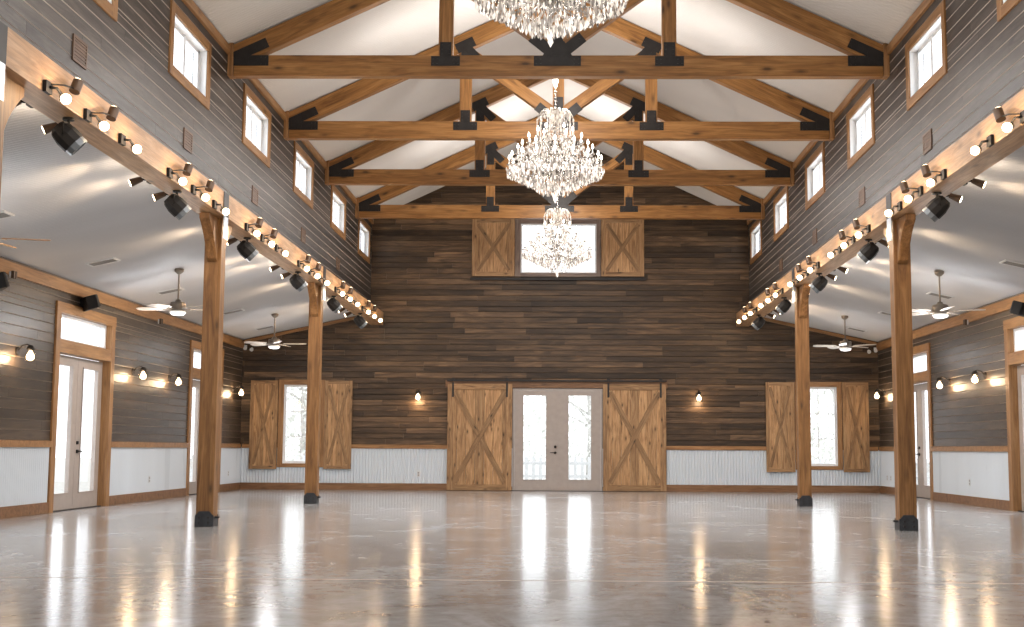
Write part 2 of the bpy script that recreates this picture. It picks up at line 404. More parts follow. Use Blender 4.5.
# ------------------------------------------------------------------ windows and doors
def slider_window(idx, s, yc):
    """high sliding window in the upper side wall"""
    f = lambda x: s * (XN + x)
    def bx(m, xa, xb, ya, yb, z0, z1, **k): m.box(*sorted((f(xa), f(xb))), ya, yb, z0, z1, **k)
    r = empty('window_%d' % idx, (0, 0, 0), kind='structure')
    m = MB()
    bx(m, -.022, 0, yc - .815, yc - .70, 5.14, 5.98); bx(m, -.022, 0, yc + .70, yc + .815, 5.14, 5.98)
    bx(m, -.022, 0, yc - .70, yc + .70, 5.14, 5.255); bx(m, -.022, 0, yc - .70, yc + .70, 5.865, 5.98)
    m.build('casing', W_TRIM, r)
    m = MB()
    bx(m, 0, .16, yc - .70, yc - .685, 5.255, 5.865); bx(m, 0, .16, yc + .685, yc + .70, 5.255, 5.865)
    bx(m, 0, .16, yc - .685, yc + .685, 5.255, 5.27); bx(m, 0, .16, yc - .685, yc + .685, 5.85, 5.865)
    m.build('reveal', WHITE, r)
    m = MB(); a, b = yc - .685, yc + .685
    bx(m, .09, .14, a, a + .05, 5.27, 5.85); bx(m, .09, .14, b - .05, b, 5.27, 5.85); bx(m, .09, .14, a, b, 5.27, 5.315); bx(m, .09, .14, a, b, 5.805, 5.85)
    bx(m, .08, .14, yc + .0, yc + .07, 5.27, 5.85); bx(m, .08, .12, b - .10, b - .05, 5.3, 5.82)
    m.build('sash', WHITE, r)
    m = MB(); m.add([(f(.115), a + .05, 5.31), (f(.115), b - .05, 5.31), (f(.115), b - .05, 5.81), (f(.115), a + .05, 5.81)], [(0, 1, 2, 3)]); m.build('pane', GLASS, r)
k = 1
for s in (-1, 1):
    for y in CLER: slider_window(k, s, y); k += 1

def back_window(idx, x0, x1, z0, z1, cas, cols, rows, W, mat):
    """x0..z1: the visible glass; cas: outer edge of its wooden casing"""
    r = empty('window_%d' % idx, (0, 0, 0), kind='structure'); y = YB
    X0, X1, Z0, Z1 = cas; a, b, c, d = x0 - W, x1 + W, z0 - W, z1 + W
    m = MB(); m.box(X0, a, y - .03, y, Z0, Z1); m.box(b, X1, y - .03, y, Z0, Z1); m.box(a, b, y - .03, y, Z0, c); m.box(a, b, y - .03, y, d, Z1)
    m.build('casing', mat, r)
    m = MB(); m.box(a - .02, a, y, y + .17, c, d); m.box(b, b + .02, y, y + .17, c, d); m.box(a, b, y, y + .17, c - .02, c); m.box(a, b, y, y + .17, d, d + .02)
    m.build('reveal', WHITE, r)
    m = MB(); m.box(a, x0, y + .03, y + .09, c, d); m.box(x1, b, y + .03, y + .09, c, d); m.box(x0, x1, y + .03, y + .09, c, z0); m.box(x0, x1, y + .03, y + .09, z1, d)
    for i in range(1, cols): xx = x0 + (x1 - x0) * i / cols; m.box(xx - .009, xx + .009, y + .052, y + .068, z0, z1)
    for i in range(1, rows):
        zz = z0 + (z1 - z0) * i / rows; h = .009; m.box(x0, x1, y + .05, y + .07, zz - h, zz + h)
    m.build('sash', WHITE, r)
    m = MB(); m.add([(x0, y + .06, z0), (x1, y + .06, z0), (x1, y + .06, z1), (x0, y + .06, z1)], [(0, 1, 2, 3)]); m.build('pane', GLASS, r)
back_window(13, -6.25, -5.53, .645, 2.335, (-6.42, -5.36, .51, 2.50), 2, 3, .05, W_TRIM)
back_window(14, 5.53, 6.27, .645, 2.335, (5.36, 6.43, .51, 2.50), 2, 3, .05, W_TRIM)
back_window(15, -.865, .811, 5.02, 6.10, (-1.03, .945, 4.90, 6.27), 1, 1, .035, wood('grey_window_trim', (.15, .11, .09), (.24, .18, .15), (.32, .25, .21), .5, .4))

def leaf(parent, mk, u0, u1, z1, g0, g1, handle=None):
    """one door leaf; mk(u0,u1,d0,d1,z0,z1) adds a box, d measured into the wall"""
    gz0, gz1 = .24, 2.18
    m = MB(); B = lambda *a: mk(m, *a)
    B(u0, g0, 0, .045, .012, z1); B(g1, u1, 0, .045, .012, z1); B(g0, g1, 0, .045, .012, gz0); B(g0, g1, 0, .045, gz1, z1)
    e = .018
    B(g0 - .0, g0 + e, -.012, .05, gz0, gz1); B(g1 - e, g1, -.012, .05, gz0, gz1); B(g0 + e, g1 - e, -.012, .05, gz0, gz0 + e); B(g0 + e, g1 - e, -.012, .05, gz1 - e, gz1)
    l = m.build('door_leaf', DOORC, parent)
    m = MB(); mk(m, g0 + e, g1 - e, .018, .024, gz0 + e, gz1 - e); m.build('pane', GLASS, l)
    if handle is not None:
        sg = 1 if handle < (u0 + u1) / 2 else -1
        m = MB(); mk(m, handle - .025, handle + .025, -.022, 0, .85, .905); mk(m, *sorted((handle, handle - sg * -.11)), -.05, -.032, .868, .888); mk(m, handle - .01, handle + .01, -.045, -.02, .868, .888)
        m.build('lever_handle', STEEL, l)
        m = MB(); mk(m, handle - .024, handle + .024, -.022, 0, .985, 1.035); m.build('deadbolt', STEEL, l)
# middle door in the back wall
d1 = empty('door_1', (0, 0, 0), kind='structure')
mkb = lambda m, u0, u1, a, b, z0, z1: m.box(u0, u1, YB + .0 + a, YB + .0 + b, z0, z1)
leaf(d1, mkb, -1.01, -.038, 2.27, -.83, -.28); leaf(d1, mkb, -.034, .945, 2.27, .20, .745)
KIDS.clear()
lh = [o for o in bpy.data.objects if o.name.startswith('door_leaf')][0]
m = MB()
m.ball((-.085, YB - .03, 1.0), .032); m.build('deadbolt', STEEL, lh)
m = MB(); m.ball((-.085, YB - .025, .865), .03); m.box(-.20, -.085, YB - .062, YB - .045, .857, .873); m.box(-.092, -.078, YB - .06, YB - .01, .857, .873); m.build('lever_handle', STEEL, lh)
m = MB(); m.box(-1.06, -1.013, YB - .01, YB + .16, 0, 2.325); m.box(.948, .99, YB - .01, YB + .16, 0, 2.325); m.box(-1.013, .948, YB - .01, YB + .16, 2.274, 2.325); m.box(-.040, -.032, YB - .012, YB + .04, .012, 2.27)
m.build('door_frame', DOORC, d1)
m = MB(); m.box(-1.06, .99, YB - .03, YB + .16, .0005, .012); m.build('threshold', STEEL, d1)
m = MB(); m.box(-2.60, 2.47, YB - .045, YB - .001, 2.335, 2.50, tone=.35); m.build('head_casing', W_BASE, d1)

def side_door(idx, s, yc):
    r = empty('door_%d' % idx, (0, 0, 0), kind='structure'); f = lambda d: s * (XA + d)
    mk = lambda m, u0, u1, a, b, z0, z1: m.box(*sorted((f(.10 + a), f(.10 + b))), u0, u1, z0, z1)
    bx = lambda m, a, b, u0, u1, z0, z1: m.box(*sorted((f(a), f(b))), u0, u1, z0, z1)
    o0, o1, i0, i1 = yc - 1.22, yc + 1.22, yc - 1.06, yc + 1.06
    m = MB(); bx(m, -.03, 0, o0, i0, 0, 3.055); m.build('casing', W_TRIM, r)
    m = MB(); bx(m, -.03, 0, i1, o1, 0, 3.055); m.build('casing', W_TRIM, r)
    m = MB(); bx(m, -.034, 0, o0 - .01, o1 + .01, 2.905, 3.06); m.build('head_casing', W_TRIM, r)
    m = MB(); bx(m, -.028, .16, i0, i1, 2.325, 2.515); m.build('transom_bar', W_TRIM, r)
    m = MB(); bx(m, 0, .16, i0 - .015, i0, 0, 2.92); bx(m, 0, .16, i1, i1 + .015, 0, 2.92); bx(m, 0, .16, i0, i1, 2.905, 2.93); m.build('jamb', W_TRIM, r)
    m = MB(); bx(m, .07, .15, i0, i0 + .05, 2.515, 2.905); bx(m, .07, .15, i1 - .05, i1, 2.515, 2.905); bx(m, .07, .15, i0 + .05, i1 - .05, 2.515, 2.55); bx(m, .07, .15, i0 + .05, i1 - .05, 2.865, 2.905); m.build('transom_frame', WHITE, r)
    m = MB(); bx(m, .11, .116, i0 + .05, i1 - .05, 2.55, 2.865); m.build('transom_pane', GLASS, r)
    leaf(r, mk, i0 + .02, yc - .003, 2.31, i0 + .21, yc - .20); leaf(r, mk, yc + .003, i1 - .02, 2.31, yc + .20, i1 - .21, yc + .075)
    m = MB(); bx(m, .04, .16, i0, i1, .0005, .012); m.build('threshold', STEEL, r)
for i, (s, y) in enumerate(((-1, DOORY[0]), (-1, DOORY[1]), (1, DOORY[0]), (1, DOORY[1]))): side_door(2 + i, s, y)

# ------------------------------------------------------------------ shutters and barn doors
def braced_panel(name, x0, x1, z0, z1, label, cat, group, fw=.1, depth=.04, y=YB - .032, planks=5, hang=False):
    r = empty(name, ((x0 + x1) / 2, y, z0), label=label, cat=cat, group=group)
    w = x1 - x0; h = z1 - z0; a = -w / 2
    m = MB()
    for i in range(planks):
        m.box(a + .01 + (w - .02) * i / planks + .002, a + .01 + (w - .02) * (i + 1) / planks - .002, -depth * .55, 0, .01, h - .01, tone=random.uniform(.45, .95))
    m.build('plank_panel', W_BARN, r)
    for xx in (a, a + w - fw):
        m = MB(); m.box(xx, xx + fw, -depth, 0, 0, h, tone=random.uniform(.35, .6)); m.build('stile', W_BARN, r)
    for zz in (0, h - fw):
        m = MB(); m.box(a + fw, -a - fw, -depth, 0, zz, zz + fw, tone=random.uniform(.3, .5)); m.build('rail', W_BARN, r)
    bw = fw * .9; ix, iz = w / 2 - fw - .01, h / 2 - fw - .01
    for q, dy in ((1, 0), (-1, .003)):
        m = MB(); L = sqrt(ix * ix + iz * iz) * 2; t = atan2(iz, ix * q)
        c = (0, -depth * .8 + dy, h / 2); u = V((cos(t), 0, sin(t))) * (L / 2 - bw * .35)
        m.bar(V(c) - u, V(c) + u, depth * .5, bw, up=(sin(t), 0, -cos(t)), tone=.28); m.build('brace', W_BARN, r)
    if hang:
        for xx in (a + .12, -a - .12):
            m = MB(); m.box(xx - .022, xx + .022, -depth - .008, -depth, h - .30, h + .035); m.build('hanger_strap', STEEL, r)
    return r
SH = 'window shutters on the back wall'
braced_panel('window_shutter', -7.055, -6.43, .465, 2.48, 'tall narrow pine shutter in the corner beside the lower left window', 'shutter', SH, .075, planks=4)
braced_panel('window_shutter', -5.352, -4.727, .475, 2.48, 'tall narrow pine shutter half behind the slim left timber post', 'shutter', SH, .075, planks=4)
braced_panel('window_shutter', 4.70, 5.345, .455, 2.485, 'tall narrow pine shutter half behind the slim right timber post', 'shutter', SH, .075, planks=4)
braced_panel('window_shutter', 6.44, 7.025, .46, 2.49, 'tall narrow pine shutter in the corner beside the lower right window', 'shutter', SH, .075, planks=4)
braced_panel('window_shutter', -2.022, -1.042, 4.905, 6.255, 'square pine shutter with X brace, left of the high gable window', 'shutter', 'square shutters beside the gable window', .10, planks=6)
braced_panel('window_shutter', .957, 1.945, 4.905, 6.26, 'square pine shutter with X brace, right of the high gable window', 'shutter', 'square shutters beside the gable window', .10, planks=6)
BD = 'sliding barn doors beside the glazed double doors'
braced_panel('barn_door', -2.54, -1.07, .012, 2.42, 'knotty pine barn door with X brace, left of the glazed double doors', 'barn door', BD, .13, .055, YB - .05, 7, True)
braced_panel('barn_door', 1.0, 2.43, .012, 2.42, 'knotty pine barn door with X brace, right of the glazed double doors', 'barn door', BD, .13, .055, YB - .05, 7, True)
r = empty('barn_door_rail', (0, YB - .10, 2.475), label='black steel sliding rail above the barn doors and glazed doors', cat='rail')
m = MB(); m.box(-2.56, 2.45, -.004, .004, 0, .04); m.build('rail_bar', STEEL, r)
for i in range(9):
    x = -2.48 + i * .61; m = MB(); m.cone((x, -.012, .02), (x, .055, .02), .014, .014, 8); m.build('spacer_bolt', STEEL, r)
for x in (-2.42, -1.19, 1.12, 2.31):
    m = MB(); m.cone((x, -.03, .045), (x, -.006, .045), .04, .04, 14); m.build('roller', STEEL, r)
m = MB(); m.box(-2.06, 1.99, YB - .075, YB - .002, 4.815, 4.868); o = m.build('shutter_rail', STEEL)
tag(o, 'dark sliding track under the high gable window and its shutters', 'rail')

# ------------------------------------------------------------------ timber header beams and posts
for s, nm in ((-1, 'left'), (1, 'right')):
    r = empty('header_beam', (s * 4.2, 14, ZBEAM), label='pale timber header beam carrying the spotlights along the %s side' % nm, cat='beam', group='header beams along the nave')
    ys = [YF, 2.7, 9.06, 15.43, 21.87, YB - .03]
    for i in range(5):
        m = MB(); m.box(*sorted((-s * .15, s * .14)), ys[i] + .002 - 14, ys[i + 1] - .002 - 14, 0, ZHEAD - ZBEAM - .001, tone=random.uniform(.45, .65))
        m.build('beam_segment', W_HEAD, r, bevel=.006)
POSTY = [9.28, 15.63, 22.14]
def brace_poly(sg, d=.42, h=.55, wid=.13):
    out = [(0, -h), (0, 0), (-d, 0)]
    # concave inner curve from beam back to post
    n = 8; arc = []
    for i in range(n + 1):
        t = i / n; arc.append((-(d) * (1 - t) ** 1.0 + 0, -h * t))
    inner = []
    for i in range(1, n):
        t = i / n; a = (-(d - .02) * (1 - t) ** 1.8, -(h) * t ** 1.0)
        inner.append(a)
    pts = out[:1] + [(0, 0), (-d, 0), (-d, -.07)] + [(p[0] * .92 - .055, p[1] * .93 - .06) for p in inner]
    return [(sg * p[0], p[1]) for p in pts]
PL = {(-1, 0): 'left timber post beside the camera, only its curved brace in view', (1, 0): 'right timber post beside the camera under the header beam',
      (-1, 1): 'thick timber post with curved brace, front left on the open floor', (1, 1): 'thick timber post with curved brace, front right on the open floor',
      (-1, 2): 'slimmer-looking far timber post before the lower left window', (1, 2): 'slimmer-looking far timber post before the lower right window'}
for s in (-1, 1):
    for i, y in enumerate(POSTY):
        if i == 0 and s == 1: continue
        r = empty('timber_post', (s * 4.22, y, 0), label=PL[(s, i)], cat='post', group='timber posts under the header beams')
        m = MB(); m.box(-.104, .104, -.104, .104, .01, ZBEAM - .002); m.build('shaft', W_POST, r, bevel=.008)
        b = MB(); t = .112
        b.box(-t, t, -t - .002, -t + .012, 0, .14); b.box(-t, t, t - .012, t + .002, 0, .14); b.box(-t, -t + .012, -t, t, 0, .12); b.box(t - .012, t, -t, t, 0, .12)
        b.prism([(-t * .9, .14), (t * .9, .14), (t * .55, .185), (-t * .55, .185)], -t - .002, -t + .01)
        bo = b.build('base_bracket', BOOT, r)
        for (px, pz) in ((-.055, .05), (.055, .05), (-.055, .11), (.055, .11)):
            m = MB(); m.cone((px, -t - .016, pz), (px, -t, pz), .014, .014, 6, smooth=False); m.build('bolt', STEEL, bo)
        m = MB(); m.cone((-s * t, -.03, .11), (-s * (t + .055), -.03, .11), .016, .012, 8); m.build('anchor_stud', BOOT, bo)
        for sg in (1, -1):
            m = MB(); m.prism(brace_poly(sg), -.062, .062, 'yz'); m.v = [(p[0], p[1] - sg * .103, p[2] + ZBEAM - .003) for p in m.v]
            m.build('curved_brace', W_POST, r, bevel=.008)
        m = MB()
        xx = -s * (.172)
        m.box(*sorted((xx, xx - s * .006)), -.32, -.09, ZBEAM - .0, ZHEAD - .01); m.build('joint_plate', STEEL, r)
        m = MB(); m.box(*sorted((xx, xx - s * .006)), -.30, -.10, 3.48, ZBEAM - .002); m.box(*sorted((-s * .119, xx)), -.12, -.10, 3.50, 3.74); m.build('strap_plate', STRAP, r)

# ------------------------------------------------------------------ roof trusses
def make_truss():
    r = empty('roof_truss', (0, 0, 5.83)); z0 = 5.83; hw = .075; E = XN - .004
    def B(name, mb, mat=W_TRUSS, bev=.006):
        mb.v = [(p[0], p[1], p[2] - z0) for p in mb.v]; return mb.build(name, mat, r, bevel=bev)
    B('tie_beam', MB().box(-E + .08, E - .08, -hw, hw, 5.83, 6.11))
    th = .275; co, si = cos(math.atan(PITCH)), sin(math.atan(PITCH))
    for s in (-1, 1):
        a = V((s * (E - .02), 0, zc(E - .02) - .03)); b = V((s * .09, 0, zc(.09) - .03))
        n = V((-s * si, 0, -co)) * (th / 2)
        B('rafter', MB().bar(a + n + V((-s * .06, 0, .03)) * 0, b + n, hw * 2 - .004, th, up=(s * si, 0, co)))
        B('end_block', MB().box(*sorted((s * (E - .075), s * E)), -hw - .02, hw + .01, 5.83, 6.27), W_TRIM)
    zr = zc(0) - .03
    B('king_post', MB().box(-.09, .09, -hw + .003, hw - .003, 6.11, zr))
    xq = 1.475; zq = zc(xq) - .03 - th / co
    for s in (-1, 1):
        B('queen_post', MB().box(s * xq - .094, s * xq + .094, -hw + .003, hw - .003, 6.11, zq + .02))
        a = V((s * .02, 0, 6.20)); b = V((s * (xq - .02), 0, zq - .02)); d = (b - a).normalized()
        B('web_strut', MB().bar(a, b, hw * 2 - .01, .19, up=(-d.z, 0, d.x)))
    y0, y1 = -hw - .009, -hw - .0005
    def plate(name, polys, bolts):
        m = MB()
        for i, p in enumerate(polys): m.prism(p, y0 - .0015 * i, y1)
        for (x, z) in bolts: m.cone((x, y0 - .012, z), (x, y0, z), .010, .010, 6, smooth=False)
        B(name, m, STEEL, 0)
    def strip(a, b, w):
        a = V((a[0], a[1])); b = V((b[0], b[1])); d = (b - a).normalized(); n = V((-d.y, d.x)) * w / 2
        return [tuple(a - n), tuple(b - n), tuple(b + n), tuple(a + n)]
    for s in (-1, 1):
        xe = E - .08
        ra = (s * xe, zc(xe) - .03 - th * .60 / co); rb = (s * (xe - .44), zc(xe - .44) - .03 - th * .60 / co)
        polys = [[(s * xe, 5.965), (s * (xe - .46), 5.965), (s * (xe - .46), 6.105), (s * xe, 6.105)], strip(ra, rb, .135), [(s * xe, 5.965), (s * (xe - .2), 6.0), (s * (xe - .2), 6.17), (s * xe, 6.10)]]
        polys = [p if s > 0 else p[::-1] for p in polys]
        plate('heel_plate', polys, [(s * (xe - .42), 5.99), (s * (xe - .42), 6.08), (s * (xe - .36), 5.99), (s * (xe - .36), 6.08), (rb[0] + s * .03, rb[1] + .03), (rb[0] + s * .03, rb[1] - .06)])
        plate('foot_plate', [[(s * xq - .19, 5.965), (s * xq + .19, 5.965), (s * xq + .19, 6.095), (s * xq - .19, 6.095)], [(s * xq - .075, 6.09), (s * xq + .075, 6.09), (s * xq + .075, 6.285), (s * xq - .075, 6.285)]],
              [(s * xq + i * .055, 6.0 + j * .06) for i in (-3, -2, 2, 3) for j in (0, 1)] + [(s * xq + i * .05, 6.15 + j * .06) for i in (-1, 1) for j in (0, 1, 2)] if False else [(s * xq + i * .055, 6.0 + j * .06) for i in (-3, -2, 2, 3) for j in (0, 1)] + [(s * xq + i * .05, 6.13 + j * .06) for i in (-1, 1) for j in (0, 1, 2)])
        zt = zq + .06; c = (s * xq, zt)
        r1 = (s * (xq + .0), zt); up = (s * (xq - .13), zt + .13 * PITCH + .03); dn = (s * (xq + .15), zt - .15 * PITCH + .03)
        wb = (s * (xq - .25), zt - .27)
        polys = [strip((s * xq, zt - .34), (s * xq, zt + .05), .15), strip(dn, up, .16), strip(c, wb, .14)]
        plate('fan_plate', polys, [(s * xq, zt - .3), (s * xq, zt - .2), (wb[0] + s * .04, wb[1] + .03), (up[0] + s * .02, up[1]), (dn[0], dn[1])])
    w1 = V((xq - .04, zq - .22 + .0)) - V((.02, 6.0)); dd = w1.normalized()
    polys = [[(-.31, 5.965), (.31, 5.965), (.31, 6.10), (-.31, 6.10)], [(-.20, 6.09), (.20, 6.09), (.09, 6.30), (-.09, 6.30)],
             strip((.07, 6.14), (.07 + dd.x * .33, 6.16 + dd.y * .33), .15), strip((-.07, 6.14), (-.07 - dd.x * .33, 6.16 + dd.y * .33), .15), strip((0, 6.1), (0, 6.5), .15)]
    plate('hub_plate', polys, [(x, z) for x in (-.28, -.22, .22, .28) for z in (6.0, 6.06)] + [(s * (.05 + dd.x * .3), 6.16 + dd.y * .3) for s in (-1, 1)])
    plate('ridge_plate', [[(-.28, zr - .34), (0, zr - .34), (.28, zr - .34), (.28, zr - .20), (0, zr - .07), (-.28, zr - .20)]], [])
    return r
TR = [16.51, 19.93, 23.45, 26.95]
TLAB = ['first timber roof truss, its full width beside the top chandelier', 'second timber roof truss from the camera, behind the first truss', 'third timber roof truss, crossing behind the middle chandelier', 'last timber roof truss, in front of the dark gable wall']
tr0 = make_truss(); tr0.location.y = TR[0]; tag(tr0, TLAB[0], 'roof truss', 'timber trusses under the ceiling')
for y, l in zip(TR[1:], TLAB[1:]): dup(tr0, (0, y, 5.83), l)

# ------------------------------------------------------------------ chandeliers
def make_chandelier():
    """origin at the lowest crystal; about 1.4 m across and tall"""
    r = empty('crystal_chandelier')
    rnd = random.Random(3)
    # stem
    m = MB(); m.lathe([(.001, .30), (.03, .31), (.05, .36), (.025, .41), (.02, .50), (.045, .56), (.02, .62), (.018, .78), (.05, .84), (.022, .90), (.018, 1.06), (.045, 1.10), (.055, 1.14), (.02, 1.19), (.016, 1.36), (.03, 1.39), (.001, 1.42)], n=14)
    m.build('stem', CHROME, r)
    # chain to the ridge
    m = MB(); z = 1.40; i = 0
    while z < 3.70:
        ring = [(.017 * cos(a) * (1 if i % 2 == 0 else 0), .017 * cos(a) * (i % 2), z + .03 + .032 * sin(a)) for a in [2 * pi * q / 8 for q in range(9)]]
        m.tube(ring, .005, 5); z += .05; i += 1
    m.build('chain', CHROME, r)
    m = MB(); m.lathe([(.001, 0), (.05, .005), (.075, .04), (.06, .09), (.03, .11), (.02, .12)], (0, 0, 3.62), 16, axis=(0, 0, 1)); m.build('ceiling_cup', CHROME, r)
    m = MB(); m.ball((0, 0, 1.80), .045, 12, 8); m.ball((0, 0, 1.74), .03, 10, 6); m.build('chain_ball', CANDLE, r)
    drops = MB(); D = drops.drop
    def strand(a, b, sag, n, size=.012):
        a = V(a); b = V(b)
        for k in range(n + 1):
            t = k / n; p = a.lerp(b, t); p.z -= sag * 4 * t * (1 - t)
            D(p + V((0, 0, size)), size * .8, size * 2.0, rnd.uniform(.3, 1))
    tiers = [(6, .25, 1.05, .93, .60), (8, .41, .90, .80, .55), (12, .54, .75, .67, .50), (16, .665, .57, .51, .40)]
    tips = []
    for (n, rad, zt, zh, zl) in tiers:
        for k in range(n):
            a = 2 * pi * (k + .5 * (n % 16 == 8)) / n; ca, sa = cos(a), sin(a)
            prof = [(.02, zh - .02), (rad * .25, zh - .12), (rad * .6, zh - .13), (rad * .9, zh - .03), (rad, zh + .02), (rad, zh + .05)]
            m = MB(); m.tube([(p[0] * ca, p[0] * sa, p[1]) for p in prof], [.010, .009, .008, .008, .007, .008], 6)
            m.lathe([(.008, 0), (.042, .012), (.045, .02), (.01, .02)], (rad * ca, rad * sa, zh + .04), 10); arm = m.build('arm', CHROME, r)
            m = MB(); m.cone((rad * ca, rad * sa, zh + .055), (rad * ca, rad * sa, zh + .135), .011, .011, 7); m.build('candle', CANDLE, arm)
            m = MB(); m.lathe([(.008, 0), (.019, .018), (.016, .04), (.006, .062), (.001, .075)], (rad * ca, rad * sa, zh + .135), 7); m.build('bulb', CANDLEB, arm)
            # crystals round each drip pan and along the arm
            for q in range(7):
                b = 2 * pi * q / 7 + rnd.random(); rr = .042
                D(((rad * ca + rr * cos(b)), (rad * sa + rr * sin(b)), zh + .045 - rnd.uniform(0, .05)), .013, rnd.uniform(.05, .085), rnd.uniform(.3, 1))
            for q in range(7):
                t = rnd.uniform(.15, .95); i = int(t * 5); u = t * 5 - i
                pr = prof[i][0] * (1 - u) + prof[i + 1][0] * u; pz = prof[i][1] * (1 - u) + prof[i + 1][1] * u
                D((pr * ca, pr * sa, pz - rnd.uniform(0, .05)), .012, rnd.uniform(.045, .08), rnd.uniform(.0, 1.2))
            # garland to the next arm and up to the stem
            a2 = 2 * pi * (k + 1 + .5 * (n % 16 == 8)) / n
            strand((rad * ca, rad * sa, zh + .05), (rad * cos(a2), rad * sin(a2), zh + .05), .06, 7)
            strand((rad * .95 * ca, rad * .95 * sa, zh + .05), (.05 * ca, .05 * sa, zh + .30), .06, 9)
    # bowl of crystals below
    for j in range(14):
        t = j / 13; rad = .66 * (1 - t) ** .75 + .03; z = .47 - .31 * t ** 1.3; n = max(5, int(rad * 2 * pi / .055))
        for k in range(n):
            a = 2 * pi * k / n + rnd.uniform(-.04, .04)
            D((rad * cos(a), rad * sin(a), z + rnd.uniform(-.015, .015)), .014, rnd.uniform(.065, .10), rnd.uniform(.0, 1.2))
    D((0, 0, .16), .028, .16, 1)
    # loose fill of drops through the body
    for k in range(520):
        z = rnd.uniform(.40, 1.02); rm = .66 - (z - .40) * .62
        rad = rm * sqrt(rnd.uniform(.1, 1)); a = rnd.uniform(0, 2 * pi)
        D((rad * cos(a), rad * sin(a), z), .012, rnd.uniform(.04, .075), rnd.uniform(.0, 1.2))
    # crown: arching fronds with hanging drops
    for k in range(10):
        a = 2 * pi * k / 10; ca, sa = cos(a), sin(a)
        fr = [(.03, 1.12), (.07, 1.28), (.13, 1.37), (.20, 1.36), (.25, 1.28), (.265, 1.22)]
        m = MB(); m.tube([(p[0] * ca, p[0] * sa, p[1]) for p in fr], [.010, .009, .009, .008, .007, .005], 6); m.build('crown_frond', CANDLE, r)
        for q in range(9): D((.265 * ca, .265 * sa, 1.25 - q * .026), .013, .045, rnd.uniform(.5, 1))
        for q in range(12):
            i = min(4, q * 5 // 12); u = q * 5 / 12 - i
            pr = fr[i][0] * (1 - u) + fr[i + 1][0] * u; pz = fr[i][1] * (1 - u) + fr[i + 1][1] * u
            D((pr * ca, pr * sa, pz), .013, rnd.uniform(.05, .09), rnd.uniform(.4, 1))
        for q in range(6): D((.14 * ca + rnd.uniform(-.04, .04), .14 * sa + rnd.uniform(-.04, .04), 1.34 - q * .05), .013, .06, rnd.uniform(.4, 1))
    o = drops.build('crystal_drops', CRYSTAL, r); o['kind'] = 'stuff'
    return r
CH = [(11.4, 4.60, 'crystal chandelier nearest the camera, cut off by the top of the picture'), (18.2, 4.47, 'large glowing crystal chandelier hanging in full view below the trusses'), (25.2, 4.33, 'small-looking far crystal chandelier hanging before the high gable window')]
c0 = make_chandelier(); c0.location = (-.035, CH[0][0], CH[0][1]); tag(c0, CH[0][2], 'chandelier', 'crystal chandeliers along the ridge')
for y, z, l in CH[1:]: dup(c0, (-.035, y, z), l)

# ------------------------------------------------------------------ spotlights along the header beams
GROUPS = [10.93, 14.13, 17.42, 20.72, 23.97, 27.10]
ORD = ['first', 'second', 'third', 'fourth', 'fifth', 'sixth']
LIGHTPTS = []
def make_spot(s, twin):
    """s: -1 left beam, +1 right; origin on the beam face; glows towards the hall"""
    X = lambda d: -s * d
    r = empty('twin_head_spotlight' if twin else 'single_head_spotlight')
    m = MB(); m.box(*sorted((X(0), X(.03))), -.235, -.115, -.02, .075); m.build('mounting_box', BLACK, r)
    m = MB(); m.tube([(X(.03), -.17, .03), (X(.07), -.12, .035), (X(.075), -.05, .01), (X(.07), .0, -.005)], .012, 7); m.build('swivel_arm', BLACK, r)
    h = MB(); h.cone((X(.055), .05, .005), (X(.105), -.035, -.03), .036, .045, 14, caps=True); hd = h.build('lamp_head', BRONZE, r)
    m = MB(); m.ball((X(.118), -.055, -.035), .043, 12, 8); m.build('bulb', BULB, hd)
    if twin:
        m = MB(); m.tube([(X(.03), -.15, .06), (X(.06), .05, .11), (X(.06), .24, .14)], .008, 6); m.build('swivel_arm', BLACK, r)
        h = MB(); h.cone((X(.06), .26, .115), (X(.075), .30, .215), .045, .045, 14); hd = h.build('lamp_head', BRONZE, r)
        m = MB(); m.cone((X(.0755), .301, .2155), (X(.0765), .303, .219), .038, .038, 14); m.build('bulb', BULB, hd)
    return r
protos = {}
for s, nm in ((-1, 'left'), (1, 'right')):
    for gi, g in enumerate(GROUPS):
        for j, dy in enumerate((-.87, 0, .87)):
            kk = .80 + .20 * (1 if gi < 3 else .97); y = g + dy * (.985 if gi > 3 else 1)
            twin = j < 2; key = (s, twin)
            loc = (s * (XBEAM - .001), y + .05, 3.775)
            side = ('nearest', 'middle one', 'farthest')[j]
            lab = '%s bronze spotlight, %s of the %s trio along the %s header beam' % ('two-headed' if twin else 'single-headed', side, ORD[gi], nm)
            gp = 'spotlights along the %s header beam' % nm
            if key not in protos:
                o = protos[key] = make_spot(s, twin); o.location = loc; tag(o, lab, 'spotlight', gp)
            else: o = dup(protos[key], loc, lab, gp)
            LIGHTPTS.append((loc[0] - s * .20, loc[1] - .10, loc[2] - .03))

